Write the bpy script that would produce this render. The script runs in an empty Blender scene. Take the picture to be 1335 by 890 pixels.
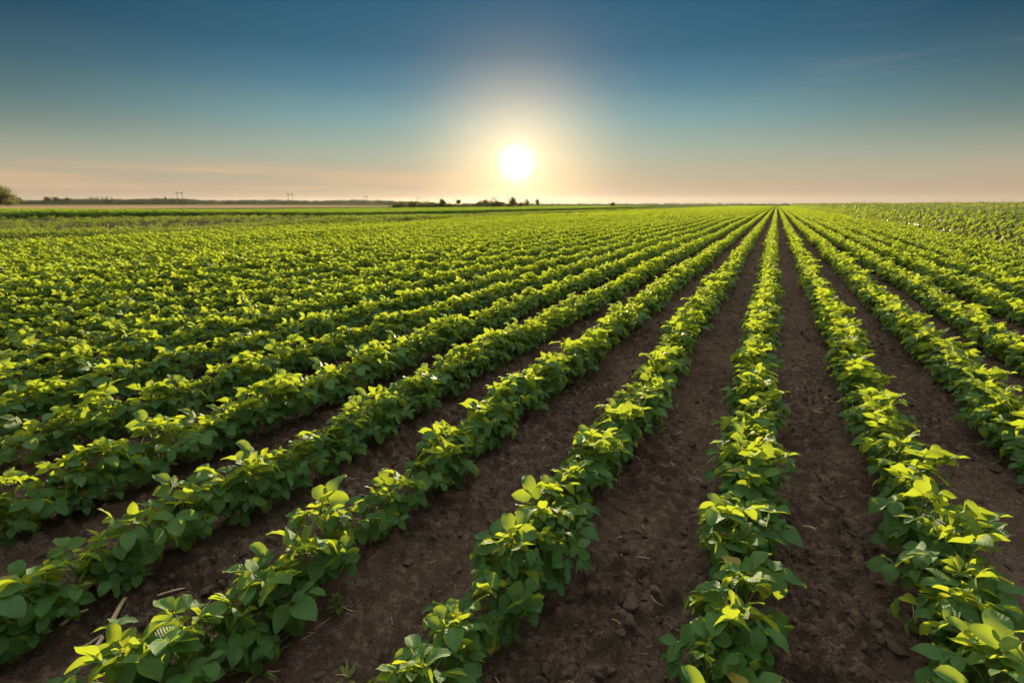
import bpy, math, random
import numpy as np
from mathutils import Vector, Matrix

S = bpy.context.scene
COL = S.collection
R = math.radians
rng = np.random.RandomState(11)

# ------------------------------------------------------------------ camera geometry
FPX = 649.0                       # focal length in pixels of a 1335 px wide frame
PITCH = math.atan(179.0 / FPX)    # looking down
YAW = math.atan(345.0 / FPX * math.cos(PITCH))   # rows run along +Y, the camera looks left of them
CAMH = 1.44
CP, SP = math.cos(PITCH), math.sin(PITCH)
FW = np.array([-math.sin(YAW), math.cos(YAW), 0.0])
RT = np.array([math.cos(YAW), math.sin(YAW), 0.0])
UP = np.array([0, 0, 1.0])
SUN_AZ = YAW - 0.0095             # angle left of +Y
SUN_EL = R(4.3)
SUN = np.array([-math.sin(SUN_AZ) * math.cos(SUN_EL), math.cos(SUN_AZ) * math.cos(SUN_EL), math.sin(SUN_EL)])

SPACING = 0.70
ROW0 = 0.018
ROWS = range(-33, 10)
FIELD_END = 330.0
EDGE_L = ROW0 - 33.4 * SPACING
EDGE_R = ROW0 + 9.5 * SPACING

def project(p):
    """world points (n,3) -> pixel x, y of the 1335x890 frame and depth"""
    p = np.asarray(p, float) - np.array([0, 0, CAMH])
    f, r, z = p @ FW, p @ RT, p[..., 2]
    d = f * CP - z * SP
    v = f * SP + z * CP
    d_ = np.where(np.abs(d) < 1e-6, 1e-6, d)
    return 667.5 + FPX * r / d_, 445.0 - FPX * v / d_, d

def at(px, fwd):
    """ground point seen in column px at the level distance fwd along the view"""
    lat = (px - 667.5) / FPX * fwd * CP
    p = FW * fwd + RT * lat
    return p

def smooth(a, b, x):
    t = np.clip((x - a) / (b - a), 0, 1)
    return t * t * (3 - 2 * t)

def macro(x, y):
    """the gentle lie of the land"""
    return 0.25 * smooth(7.5, 40.0, x) * smooth(-10, 90, y) - 0.75 * smooth(20, 85, y) * smooth(30, 60, -x) * (1 - smooth(170, 300, -x))

# ------------------------------------------------------------------ mesh accumulator
class Acc:
    def __init__(self):
        self.v, self.f, self.uv, self.c, self.m, self.n = [], [], [], [], [], 0
    def add(self, v, f, uv=None, col=(0.5, 0.0, 0.0), mat=0):
        v = np.asarray(v, float); f = np.asarray(f, int)
        self.v.append(v); self.f.append(f + self.n)
        if uv is None: uv = np.zeros((len(v), 2))
        self.uv.append(np.asarray(uv, float)[f].reshape(-1, 2))
        self.c.append(np.tile(np.array([*col, 1.0]), (f.size, 1)))
        self.m.append(np.full(len(f), mat)); self.n += len(v)
    def mesh(self, name, mats, smooth_shade=True):
        me = bpy.data.meshes.new(name)
        if not self.v:
            return me
        v = np.concatenate(self.v)
        counts = np.concatenate([np.full(len(f), f.shape[1]) for f in self.f])
        loops = np.concatenate([f.ravel() for f in self.f])
        me.vertices.add(len(v)); me.vertices.foreach_set('co', v.astype(np.float32).ravel())
        me.loops.add(len(loops)); me.loops.foreach_set('vertex_index', loops.astype(np.int32))
        me.polygons.add(len(counts))
        starts = np.concatenate([[0], np.cumsum(counts)[:-1]])
        me.polygons.foreach_set('loop_start', starts.astype(np.int32))
        me.polygons.foreach_set('loop_total', counts.astype(np.int32))
        me.polygons.foreach_set('material_index', np.concatenate(self.m).astype(np.int32))
        me.polygons.foreach_set('use_smooth', np.full(len(counts), smooth_shade))
        u = me.uv_layers.new(name='UVMap'); u.data.foreach_set('uv', np.concatenate(self.uv).astype(np.float32).ravel())
        c = me.color_attributes.new('info', 'FLOAT_COLOR', 'CORNER')
        c.data.foreach_set('color', np.concatenate(self.c).astype(np.float32).ravel())
        me.update(calc_edges=True); me.validate()
        for m in mats: me.materials.append(m)
        return me

def norm(v):
    v = np.asarray(v, float)
    return v / (np.linalg.norm(v) + 1e-12)

def tube(acc, pts, radii, sides=5, mat=0, col=(0.5, 0, 0)):
    pts = np.asarray(pts, float); n = len(pts)
    rings = []
    for i in range(n):
        d = norm(pts[min(i + 1, n - 1)] - pts[max(i - 1, 0)])
        a = norm(np.cross(d, [0.31, 0.9, 0.2] if abs(d[1]) < 0.9 else [1, 0, 0.1])); b = np.cross(d, a)
        ang = np.linspace(0, 2 * math.pi, sides, endpoint=False)
        rings.append(pts[i] + radii[i] * (np.cos(ang)[:, None] * a + np.sin(ang)[:, None] * b))
    v = np.concatenate(rings); f = []
    for i in range(n - 1):
        for k in range(sides):
            k2 = (k + 1) % sides
            f.append((i * sides + k, i * sides + k2, (i + 1) * sides + k2, (i + 1) * sides + k))
    acc.add(v, f, None, col, mat)

_T = {}
def template(nt, nu):
    if (nt, nu) not in _T:
        t = np.linspace(0, 1, nt + 1); u = np.linspace(-1, 1, nu + 1)
        T, U = np.meshgrid(t, u, indexing='ij')
        f = []
        for i in range(nt):
            for j in range(nu):
                a = i * (nu + 1) + j
                f.append((a, a + 1, a + nu + 2, a + nu + 1))
        _T[(nt, nu)] = (T.ravel(), U.ravel(), np.array(f))
    return _T[(nt, nu)]

def leaflet(acc, base, axis, nor, length, width, bend=0.5, fold=0.25, res=(6, 4), col=(0.5, 0, 0), mat=0, r=None, shape=(0.58, 0.80)):
    T, U, f = template(*res)
    axis = norm(axis); nor = norm(nor - axis * np.dot(nor, axis)); side = np.cross(axis, nor)
    pk = shape[0] / (shape[0] + shape[1])
    w = T ** shape[0] * (1 - T) ** shape[1] / (pk ** shape[0] * (1 - pk) ** shape[1])
    w = np.maximum(w, 0.04) * width * 0.5
    # the blade bends along its length by the angle «bend»
    if abs(bend) < 1e-3: bend = 1e-3
    th = bend * T
    al = np.sin(th) / bend * length
    dn = -(1 - np.cos(th)) / bend * length
    ph1, ph2 = (r.uniform(0, 6.3, 2) if r is not None else (0, 0))
    lift = np.abs(U) * w * fold + 0.06 * width * np.sin(T * 9 + ph1 + U * 2) * U * U + 0.03 * width * np.sin(T * 5 + ph2)
    up_dir = nor[None] * np.cos(th)[:, None] + axis[None] * np.sin(th)[:, None]
    P = base + axis[None] * al[:, None] + nor[None] * dn[:, None] + side[None] * (U * w)[:, None] + up_dir * lift[:, None]
    acc.add(P, f, np.stack([U * 0.5 + 0.5, T], 1), col, mat)

# ------------------------------------------------------------------ node helpers
def new_mat(name):
    m = bpy.data.materials.new(name); m.use_nodes = True
    nt = m.node_tree; nt.nodes.clear()
    out = nt.nodes.new('ShaderNodeOutputMaterial')
    return m, nt, out

class NB:
    def __init__(self, nt): self.nt = nt
    def n(self, t, **k):
        nd = self.nt.nodes.new(t)
        for a, b in k.items(): setattr(nd, a, b)
        return nd
    def l(self, a, b): self.nt.links.new(a, b)
    def put(self, sock, v):
        if isinstance(v, bpy.types.NodeSocket): self.l(v, sock)
        else: sock.default_value = v
    def math(self, op, a, b=0.0, c=None, clamp=False):
        nd = self.n('ShaderNodeMath', operation=op, use_clamp=clamp)
        self.put(nd.inputs[0], a); self.put(nd.inputs[1], b)
        if c is not None: self.put(nd.inputs[2], c)
        return nd.outputs[0]
    def mix(self, fac, a, b, blend='MIX'):
        nd = self.n('ShaderNodeMix', data_type='RGBA', blend_type=blend)
        self.put(nd.inputs[0], fac)
        self.put(nd.inputs[6], (*a, 1) if isinstance(a, tuple) and len(a) == 3 else a)
        self.put(nd.inputs[7], (*b, 1) if isinstance(b, tuple) and len(b) == 3 else b)
        return nd.outputs[2]
    def noise(self, vec, scale, detail=4, rough=0.55, dim='3D'):
        nd = self.n('ShaderNodeTexNoise', noise_dimensions=dim)
        if vec is not None: self.l(vec, nd.inputs['Vector'])
        nd.inputs['Scale'].default_value = scale; nd.inputs['Detail'].default_value = detail
        nd.inputs['Roughness'].default_value = rough
        return nd.outputs['Fac']
    def step(self, x, a, b):
        nd = self.n('ShaderNodeMapRange', interpolation_type='SMOOTHSTEP')
        self.put(nd.inputs[0], x); nd.inputs[1].default_value = a; nd.inputs[2].default_value = b
        nd.inputs[3].default_value = 0; nd.inputs[4].default_value = 1
        return nd.outputs[0]
    def ramp(self, fac, stops):
        nd = self.n('ShaderNodeValToRGB'); cr = nd.color_ramp
        while len(cr.elements) > 1: cr.elements.remove(cr.elements[0])
        cr.elements[0].position = stops[0][0]; cr.elements[0].color = (*stops[0][1], 1)
        for p, c in stops[1:]:
            e = cr.elements.new(p); e.color = (*c, 1)
        self.put(nd.inputs[0], fac)
        return nd.outputs[0]

def leaf_material(name, dark, light, young, back, trans, trans_young, tfac=0.42, rough=0.42, veins=True, spec=0.45):
    m, nt, out = new_mat(name); b = NB(nt)
    at_ = b.n('ShaderNodeAttribute', attribute_name='info')
    sep = b.n('ShaderNodeSeparateColor'); b.l(at_.outputs['Color'], sep.inputs[0])
    rnd, yng = sep.outputs[0], sep.outputs[1]
    oi = b.n('ShaderNodeObjectInfo')
    r2 = b.math('ADD', b.math('MULTIPLY', rnd, 0.65), b.math('MULTIPLY', oi.outputs['Random'], 0.35))
    c = b.mix(r2, dark, light)
    c = b.mix(yng, c, young)
    c = b.mix(b.math('MULTIPLY', b.step(rnd, 0.988, 0.996), 0.8), c, (0.30, 0.24, 0.05))
    geo = b.n('ShaderNodeNewGeometry')
    bump = None
    if veins:
        uv = b.n('ShaderNodeUVMap', uv_map='UVMap')
        sx = b.n('ShaderNodeSeparateXYZ'); b.l(uv.outputs[0], sx.inputs[0])
        u = b.math('ABSOLUTE', b.math('SUBTRACT', sx.outputs[0], 0.5))      # 0 midrib .. 0.5 margin
        lat = b.math('FRACT', b.math('SUBTRACT', b.math('MULTIPLY', sx.outputs[1], 8.0), b.math('MULTIPLY', u, 4.4)))
        d = b.math('ABSOLUTE', b.math('SUBTRACT', lat, 0.5))
        lv = b.math('SUBTRACT', 1.0, b.step(d, 0.02, 0.11))
        mid = b.math('SUBTRACT', 1.0, b.step(u, 0.008, 0.03))
        v = b.math('MAXIMUM', b.math('MULTIPLY', lv, 0.6), mid)
        fine = b.noise(uv.outputs[0], 14, 3)
        c = b.mix(b.math('MULTIPLY', v, 0.6), c, b.mix(0.5, light, young))
        c = b.mix(b.math('MULTIPLY', b.step(fine, 0.45, 0.75), 0.25), c, b.mix(0.5, c, dark))
        quilt = b.math('ADD', b.math('MULTIPLY', b.math('SUBTRACT', 0.5, d), -1.0), b.math('MULTIPLY', fine, 0.5))
        h = b.math('SUBTRACT', quilt, b.math('MULTIPLY', mid, 0.4))
        bp = b.n('ShaderNodeBump'); bp.inputs['Strength'].default_value = 0.7; bp.inputs['Distance'].default_value = 0.004
        b.l(h, bp.inputs['Height']); bump = bp.outputs[0]
    c2 = b.mix(geo.outputs['Backfacing'], c, b.mix(0.55, c, back))
    p = b.n('ShaderNodeBsdfPrincipled'); b.l(c2, p.inputs['Base Color'])
    p.inputs['Roughness'].default_value = rough; p.inputs['Specular IOR Level'].default_value = spec
    t = b.n('ShaderNodeBsdfTranslucent'); b.l(b.mix(yng, trans, trans_young), t.inputs['Color'])
    if bump: b.l(bump, p.inputs['Normal'])
    mx = b.n('ShaderNodeMixShader'); mx.inputs[0].default_value = tfac
    b.l(p.outputs[0], mx.inputs[1]); b.l(t.outputs[0], mx.inputs[2]); b.l(mx.outputs[0], out.inputs[0])
    return m

def plain_material(name, c1, c2, scale=8.0, rough=0.85, bump=0.0, rnd=0.0, spec=0.3):
    m, nt, out = new_mat(name); b = NB(nt)
    tc = b.n('ShaderNodeTexCoord')
    f = b.noise(tc.outputs['Object'], scale, 5)
    f = b.step(f, 0.3, 0.7)
    if rnd:
        oi = b.n('ShaderNodeObjectInfo')
        f = b.math('ADD', b.math('MULTIPLY', f, 1 - rnd), b.math('MULTIPLY', oi.outputs['Random'], rnd))
    p = b.n('ShaderNodeBsdfPrincipled'); b.l(b.mix(f, c1, c2), p.inputs['Base Color'])
    p.inputs['Roughness'].default_value = rough; p.inputs['Specular IOR Level'].default_value = spec
    if bump:
        bp = b.n('ShaderNodeBump'); bp.inputs['Strength'].default_value = 0.8; bp.inputs['Distance'].default_value = bump
        b.l(b.noise(tc.outputs['Object'], scale * 4, 6, 0.65), bp.inputs['Height']); b.l(bp.outputs[0], p.inputs['Normal'])
    b.l(p.outputs[0], out.inputs[0])
    return m

M_LEAF = leaf_material('soy_leaf', (0.026, 0.105, 0.040), (0.055, 0.155, 0.040), (0.12, 0.22, 0.035), (0.10, 0.18, 0.09),
                       (0.37, 0.47, 0.024), (0.48, 0.55, 0.03), tfac=0.46, rough=0.55, spec=0.28)
M_STEM = plain_material('soy_stem', (0.075, 0.12, 0.03), (0.12, 0.16, 0.05), 30, 0.6)
M_TALL = leaf_material('tall_leaf', (0.035, 0.095, 0.03), (0.07, 0.14, 0.035), (0.14, 0.2, 0.05), (0.15, 0.2, 0.1),
                       (0.33, 0.43, 0.03), (0.42, 0.44, 0.06), tfac=0.35, rough=0.5, veins=False, spec=0.45)
M_WEED = leaf_material('weed_leaf', (0.05, 0.11, 0.03), (0.09, 0.15, 0.04), (0.22, 0.22, 0.07), (0.12, 0.18, 0.08),
                       (0.25, 0.37, 0.03), (0.40, 0.36, 0.06), tfac=0.36, veins=False, rough=0.65, spec=0.2)
M_CROWN = leaf_material('tree_leaf', (0.035, 0.06, 0.02), (0.06, 0.10, 0.028), (0.10, 0.12, 0.03), (0.07, 0.1, 0.04),
                        (0.20, 0.20, 0.03), (0.26, 0.23, 0.04), tfac=0.36, veins=False, rough=0.6)
M_WOOD = leaf_material('far_wood_leaf', (0.02, 0.035, 0.016), (0.032, 0.05, 0.02), (0.05, 0.065, 0.025), (0.04, 0.05, 0.03),
                       (0.08, 0.09, 0.02), (0.1, 0.1, 0.02), tfac=0.15, veins=False, rough=0.7, spec=0.1)
M_CROP = leaf_material('crop_leaf', (0.03, 0.085, 0.03), (0.055, 0.12, 0.035), (0.09, 0.15, 0.04), (0.08, 0.14, 0.06),
                       (0.25, 0.38, 0.03), (0.32, 0.42, 0.04), tfac=0.36, veins=False, rough=0.6, spec=0.2)
M_BARK = plain_material('bark', (0.05, 0.04, 0.03), (0.1, 0.08, 0.06), 6, 0.9)
M_CLOD = plain_material('clod_soil', (0.10, 0.077, 0.059), (0.19, 0.147, 0.112), 9, 0.95, 0.05, 0.5)
M_STRAW = plain_material('dry_straw', (0.30, 0.23, 0.14), (0.50, 0.41, 0.27), 25, 0.75, 0.0, 0.4)
M_STEEL = plain_material('galvanised_steel', (0.14, 0.14, 0.14), (0.2, 0.2, 0.2), 2, 0.6)

# ------------------------------------------------------------------ object helpers
def link(name, me, parent=None, loc=None):
    o = bpy.data.objects.new(name, me); COL.objects.link(o)
    if parent is not None: o.parent = parent
    if loc is not None: o.location = loc
    return o

def tag(o, label=None, cat=None, group=None, kind=None):
    if label: o['label'] = label
    if cat: o['category'] = cat
    if group: o['group'] = group
    if kind: o['kind'] = kind
    return o

def thing(name, loc, label, cat, group=None):
    o = link(name, None, None, loc); o.empty_display_size = 0.1
    return tag(o, label, cat, group)

def dup(src, loc, rotz, scale):
    r = src.copy(); COL.objects.link(r)
    r.location = loc; r.rotation_euler = (0, 0, rotz); r.scale = (scale,) * 3
    for ch in src.children:
        c = ch.copy(); COL.objects.link(c); c.parent = r
    return r

def source(name, me):
    """a mesh that only ever shows through scatter(); it is not linked into the scene"""
    o = bpy.data.objects.new(name, me); o.use_fake_user = True
    return o

def scatter(name, pts, rots, scl, idx, sources, label=None, cat=None, kind='stuff'):
    me = bpy.data.meshes.new(name); n = len(pts)
    me.vertices.add(n); me.vertices.foreach_set('co', np.asarray(pts, np.float32).ravel())
    a = me.attributes.new('rot', 'FLOAT_VECTOR', 'POINT'); a.data.foreach_set('vector', np.asarray(rots, np.float32).ravel())
    a = me.attributes.new('scl', 'FLOAT_VECTOR', 'POINT'); a.data.foreach_set('vector', np.asarray(scl, np.float32).ravel())
    a = me.attributes.new('idx', 'INT', 'POINT'); a.data.foreach_set('value', np.asarray(idx, np.int32).ravel())
    o = link(name, me); tag(o, label, cat, None, kind)
    ng = bpy.data.node_groups.new(name + '_nodes', 'GeometryNodeTree')
    ng.interface.new_socket('Geometry', in_out='INPUT', socket_type='NodeSocketGeometry')
    ng.interface.new_socket('Geometry', in_out='OUTPUT', socket_type='NodeSocketGeometry')
    N, L = ng.nodes, ng.links
    gi, go = N.new('NodeGroupInput'), N.new('NodeGroupOutput')
    iop = N.new('GeometryNodeInstanceOnPoints'); join = N.new('GeometryNodeJoinGeometry')
    for s in sources:
        oi = N.new('GeometryNodeObjectInfo'); oi.inputs['Object'].default_value = s
        oi.inputs['As Instance'].default_value = True
        L.new(oi.outputs['Geometry'], join.inputs[0])
    def named(nm, t):
        nd = N.new('GeometryNodeInputNamedAttribute'); nd.data_type = t; nd.inputs['Name'].default_value = nm
        return nd.outputs['Attribute']
    L.new(gi.outputs[0], iop.inputs['Points']); L.new(join.outputs[0], iop.inputs['Instance'])
    iop.inputs['Pick Instance'].default_value = True
    L.new(named('idx', 'INT'), iop.inputs['Instance Index'])
    L.new(named('rot', 'FLOAT_VECTOR'), iop.inputs['Rotation'])
    L.new(named('scl', 'FLOAT_VECTOR'), iop.inputs['Scale'])
    L.new(iop.outputs[0], go.inputs[0])
    md = o.modifiers.new('scatter', 'NODES'); md.node_group = ng
    return o

def in_view(p, mx=90, my=90, near=0.2):
    x, y, d = project(p)
    return (d > near) & (x > -mx) & (x < 1335 + mx) & (y < 890 + my) & (y > -my)

# ------------------------------------------------------------------ soybean plants
SUNH = norm([SUN[0], SUN[1], 0])

def trifoliate(acc, c, dh, pitch, size, r, res, helio=0.0, yng=0.0, mat=0, roll=0.0, big=1.0):
    a = np.array([dh[0] * math.cos(pitch), dh[1] * math.cos(pitch), math.sin(pitch)])
    s = norm(np.cross(dh, UP)); n = np.cross(s, a)
    n = norm(n + s * roll + helio * (SUNH * 1.1 + UP * 0.12))
    a = norm(a - n * np.dot(a, n)); s = np.cross(a, n)
    rnd = r.uniform()
    for k, (ax, off, sz) in enumerate(((a, a * 0.16 * size, 1.0), (s * 0.93 + a * 0.32, s * 0.02 * size, 0.9), (-s * 0.93 + a * 0.32, -s * 0.02 * size, 0.9))):
        nn = n + r.normal(0, 0.20, 3)
        axx = norm(ax) + n * r.normal(-0.10, 0.22)
        ln = size * sz * r.uniform(0.88, 1.1) * big
        leaflet(acc, c + off, axx, nn, ln, ln * r.uniform(0.60, 0.74), r.uniform(0.15, 0.85), r.uniform(0.08, 0.5) + 0.3 * yng, res,
                (1.0 if r.uniform() < 0.004 else np.clip(rnd + r.normal(0, 0.15), 0, 0.96), np.clip(yng + r.normal(0, 0.06), 0, 1), 0), mat, r)

def soy_plant(seed, res=(6, 4), sides=5, petioles=True, big=1.0, keep=1.0):
    """(stem, foliage, growing tip) of one plant, 0.3 to 0.4 m tall"""
    r = np.random.RandomState(seed)
    stem, fol, tip = Acc(), Acc(), Acc()
    Hs = r.uniform(0.18, 0.265)
    lean = r.normal(0, 0.04, 2)
    def sp(t): return np.array([lean[0] * t * t + 0.006 * math.sin(7 * t + seed), lean[1] * t * t, Hs * t])
    tube(stem, [sp(t) for t in np.linspace(-0.06, 1, 7)], np.linspace(0.0042, 0.0018, 7), sides)
    phi = r.uniform(0, 6.28)
    nodes = 11
    def leaf_at(p0, dh, pl, pe, size, pitch, helio, yng, acc=fol):
        q = p0 + np.array([dh[0] * math.cos(pe), dh[1] * math.cos(pe), math.sin(pe)]) * pl
        m = (p0 + q) / 2 + np.array([0, 0, 0.12 * pl])
        if petioles: tube(stem, [p0, m, q], [0.0017, 0.0014, 0.0011], max(3, sides - 1))
        if q[2] < 0.05: q[2] = 0.05
        trifoliate(acc, q, dh, pitch, size, r, res, helio, yng, 0, r.normal(0, 0.25), big)
    for i in range(nodes):
        t = 0.22 + 0.78 * i / (nodes - 1)
        phi += 2.4 + r.normal(0, 0.35)
        if r.uniform() > keep: continue
        dh = np.array([math.cos(phi), math.sin(phi), 0])
        up_ = i / (nodes - 1)
        pl = np.interp(up_, [0, 0.4, 0.75, 1], [0.080, 0.125, 0.10, 0.045]) * r.uniform(0.8, 1.25)
        pe = R(np.interp(up_, [0, 0.5, 1], [22, 45, 66]) + r.normal(0, 9))
        size = np.interp(up_, [0, 0.35, 0.75, 1], [0.052, 0.070, 0.073, 0.058]) * r.uniform(0.8, 1.25)
        pitch = R(np.interp(up_, [0, 0.5, 0.75, 1], [-48, -20, 18, 52]) + r.normal(0, 20))
        helio = np.interp(up_, [0, 0.5, 1], [0.0, 0.3, 1.3]) * r.uniform(0.0, 1.6)
        leaf_at(sp(t), dh, pl, pe, size, pitch, helio, np.interp(up_, [0, 0.7, 1], [0, 0.05, 0.45]) * r.uniform(0.4, 1.2))
    for kbr in range(4):                                             # side branches, mostly out across the row
        t = r.uniform(0.15, 0.5)
        ang = (0 if kbr % 2 else math.pi) + r.normal(0, 0.9)
        dh = np.array([math.cos(ang), math.sin(ang), 0]); ln = r.uniform(0.07, 0.12)
        p0 = sp(t); p1 = p0 + dh * ln * 0.75 + UP * ln * 0.75
        tube(stem, [p0, (p0 + p1) / 2 - UP * 0.006, p1], [0.0025, 0.002, 0.0016], max(3, sides - 1))
        for q in range(3):
            if r.uniform() > keep: continue
            aa = ang + r.normal(0, 0.9)
            d2 = np.array([math.cos(aa), math.sin(aa), 0])
            leaf_at(p0 + (p1 - p0) * r.uniform(0.5, 1), d2, r.uniform(0.04, 0.085), R(r.uniform(10, 60)), r.uniform(0.050, 0.073),
                    R(r.normal(-38, 20)), r.uniform(0, 0.2), r.uniform(0, 0.12))
    top = sp(1.0)
    for q in range(2):                                               # the youngest leaves still unfolding
        aa = phi + 2.4 * (q + 1) + r.normal(0, 0.4); d2 = np.array([math.cos(aa), math.sin(aa), 0])
        leaf_at(top, d2, r.uniform(0.018, 0.034), R(r.uniform(58, 80)), r.uniform(0.034, 0.056), R(r.normal(42, 18)), r.uniform(0.3, 0.9), r.uniform(0.7, 1.0), tip)
    return stem, fol, tip

NVAR = 10
protos, src_near = [], []
for k in range(NVAR):
    st, fo, ti = soy_plant(100 + k)
    protos.append((st.mesh('stem', [M_STEM]), fo.mesh('foliage', [M_LEAF]), ti.mesh('growing_tip', [M_LEAF])))
    st2 = Acc()
    for a_, mi in ((st, 0), (fo, 1), (ti, 1)):
        off = st2.n
        for j in range(len(a_.v)):
            st2.v.append(a_.v[j]); st2.f.append(a_.f[j] + off); st2.uv.append(a_.uv[j]); st2.c.append(a_.c[j]); st2.m.append(np.full(len(a_.f[j]), mi))
        st2.n += a_.n
    src_near.append(source('soy_near', st2.mesh('soy_near', [M_STEM, M_LEAF])))

def merged(seed, **k):
    st, fo, ti = soy_plant(seed, **k)
    out = Acc()
    for a_, mi in ((st, 0), (fo, 1), (ti, 1)):
        for j in range(len(a_.v)):
            out.v.append(a_.v[j]); out.f.append(a_.f[j] + out.n); out.uv.append(a_.uv[j]); out.c.append(a_.c[j]); out.m.append(np.full(len(a_.f[j]), mi))
        out.n += a_.n
    return out
src_mid = [source('soy_mid', merged(300 + k, res=(3, 2), sides=3, petioles=False).mesh('soy_mid', [M_STEM, M_LEAF])) for k in range(8)]

def segment(seed, n=14, length=2.0, width=0.05, zs=1.0, mat=None):
    """a stretch of row for the far field"""
    r = np.random.RandomState(seed); out = Acc()
    for i in range(n):
        a_ = Acc(); s_, f_, t_ = soy_plant(seed * 50 + i, res=(2, 2), sides=3, petioles=False, big=1.15, keep=0.8)
        sc = r.uniform(0.85, 1.18)
        for q in (f_, t_):
            for j in range(len(q.v)):
                v = q.v[j] * np.array([sc, sc, sc * zs]) + np.array([r.normal(0, 0.012), (i + 0.5) / n * length - length / 2, 0])
                out.v.append(v); out.f.append(q.f[j] + out.n)
                out.uv.append(q.uv[j]); out.c.append(q.c[j]); out.m.append(np.zeros(len(q.f[j]), int))
            out.n += q.n
    return out.mesh('segment', [mat or M_LEAF])
src_far = [source('soy_far', segment(20 + k)) for k in range(5)]

# every plant of the field out to the far ranges
P0, P1 = [], []          # near plants, mid plants
SEG = []
for k in ROWS:
    x = ROW0 + k * SPACING
    ys = np.arange(-1.0, 46.0, 0.108); ys = ys + rng.uniform(-0.035, 0.035, len(ys))
    keep = rng.uniform(size=len(ys)) > 0.03
    ys = ys[keep]
    wob = 0.022 * np.sin(ys * 0.9 + k * 1.7) + 0.016 * np.sin(ys * 2.3 + k) + rng.normal(0, 0.018, len(ys))
    p = np.stack([x + wob, ys, np.zeros(len(ys))], 1)
    row = np.full(len(ys), k)
    dist = np.hypot(p[:, 0], p[:, 1])
    vis = in_view(p + [0, 0, 0.15], 130, 160, 0.1) | (dist < 2.2)
    p, row, dist = p[vis], row[vis], dist[vis]
    P0.append(np.concatenate([p, row[:, None]], 1)[dist < 14]); P1.append(p[dist >= 14])
    for ys_ in np.arange(46.0, FIELD_END, 2.0):
        SEG.append((x, ys_ + 1.0, 0.0))
P0 = np.concatenate(P0); P1 = np.concatenate(P1); SEG = np.array(SEG)
SEG = SEG[in_view(SEG + [0, 0, 0.2], 60, 200)]

px, py, pd = project(P0[:, :3] + [0, 0, 0.18])
inside = (px > 4) & (px < 1331) & (py < 886) & (pd > 0.3)
order = np.argsort(pd + (~inside) * 1e6)
chosen = order[:300]
chosen = chosen[inside[chosen]]
is_ind = np.zeros(len(P0), bool); is_ind[chosen] = True

ORD = ['first', 'second', 'third', 'fourth', 'fifth', 'sixth', 'seventh', 'eighth', 'ninth', 'tenth', 'eleventh', 'twelfth', 'thirteenth', 'fourteenth', 'fifteenth', 'sixteenth', 'seventeenth', 'eighteenth']
def row_words(k):
    if k == 0: return 'the near-vertical row'
    return 'the %s row %s of the near-vertical row' % (ORD[abs(k) - 1], 'left' if k < 0 else 'right')

first = {}
for k in ROWS:
    sel = [i for i in chosen if int(P0[i, 3]) == k]
    if not sel: continue
    sel.sort(key=lambda i: P0[i, 1])
    for j, i in enumerate(sel):
        v = int(rng.randint(NVAR))
        loc = tuple(P0[i, :3]); rz = rng.uniform(-0.6, 0.6); sc = rng.uniform(0.86, 1.22)
        if v not in first:
            o = thing('soybean_plant', loc, None, None)
            o.rotation_euler = (0, 0, rz); o.scale = (sc,) * 3
            for nm, me in zip(('stem', 'foliage', 'growing_tip'), protos[v]): link(nm, me, o)
            first[v] = o
        else:
            o = dup(first[v], loc, rz, sc)
        if j < len(ORD):
            lab = 'soybean plant %s from the near end of %s' % (ORD[j], row_words(k))
        else:
            lab = 'soybean plant past the nearest %d of %s' % (len(ORD), row_words(k))
        tag(o, lab, 'soybean plant', 'soybean plants of ' + row_words(k))

rest = P0[~is_ind][:, :3]
def scat_args(p, nvar, jr=0.5, s0=0.88, s1=1.20, tilt=0.06):
    n = len(p)
    rots = np.stack([rng.normal(0, tilt, n), rng.normal(0, tilt, n), rng.uniform(-jr, jr, n)], 1)
    # the stand varies over patches of a few metres
    pat = 0.07 * np.sin(p[:, 1] * 0.33 + p[:, 0] * 1.3) + 0.06 * np.sin(p[:, 1] * 0.11 - p[:, 0] * 0.7)
    s = rng.uniform(s0, s1, n) + pat
    return rots, np.stack([s, s, s], 1), rng.randint(0, nvar, n)
scatter('soybean_rows_near', rest, *scat_args(rest, NVAR), src_near, 'dense soybean foliage of the rows just past the nearest plants', 'soybean rows')
scatter('soybean_rows', P1, *scat_args(P1, 8), src_mid, 'soybean rows of the middle field merging into one green mass', 'soybean rows')
n = len(SEG)
flip = rng.randint(0, 2, n) * 0.0
scatter('soybean_rows_far', SEG, np.stack([np.zeros(n), np.zeros(n), flip], 1), np.stack([rng.uniform(0.8, 1.05, n), np.full(n, 1.02), rng.uniform(0.75, 1.25, n)], 1),
        rng.randint(0, 5, n), src_far, 'far soybean rows running together at the vanishing point', 'soybean rows')

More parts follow.
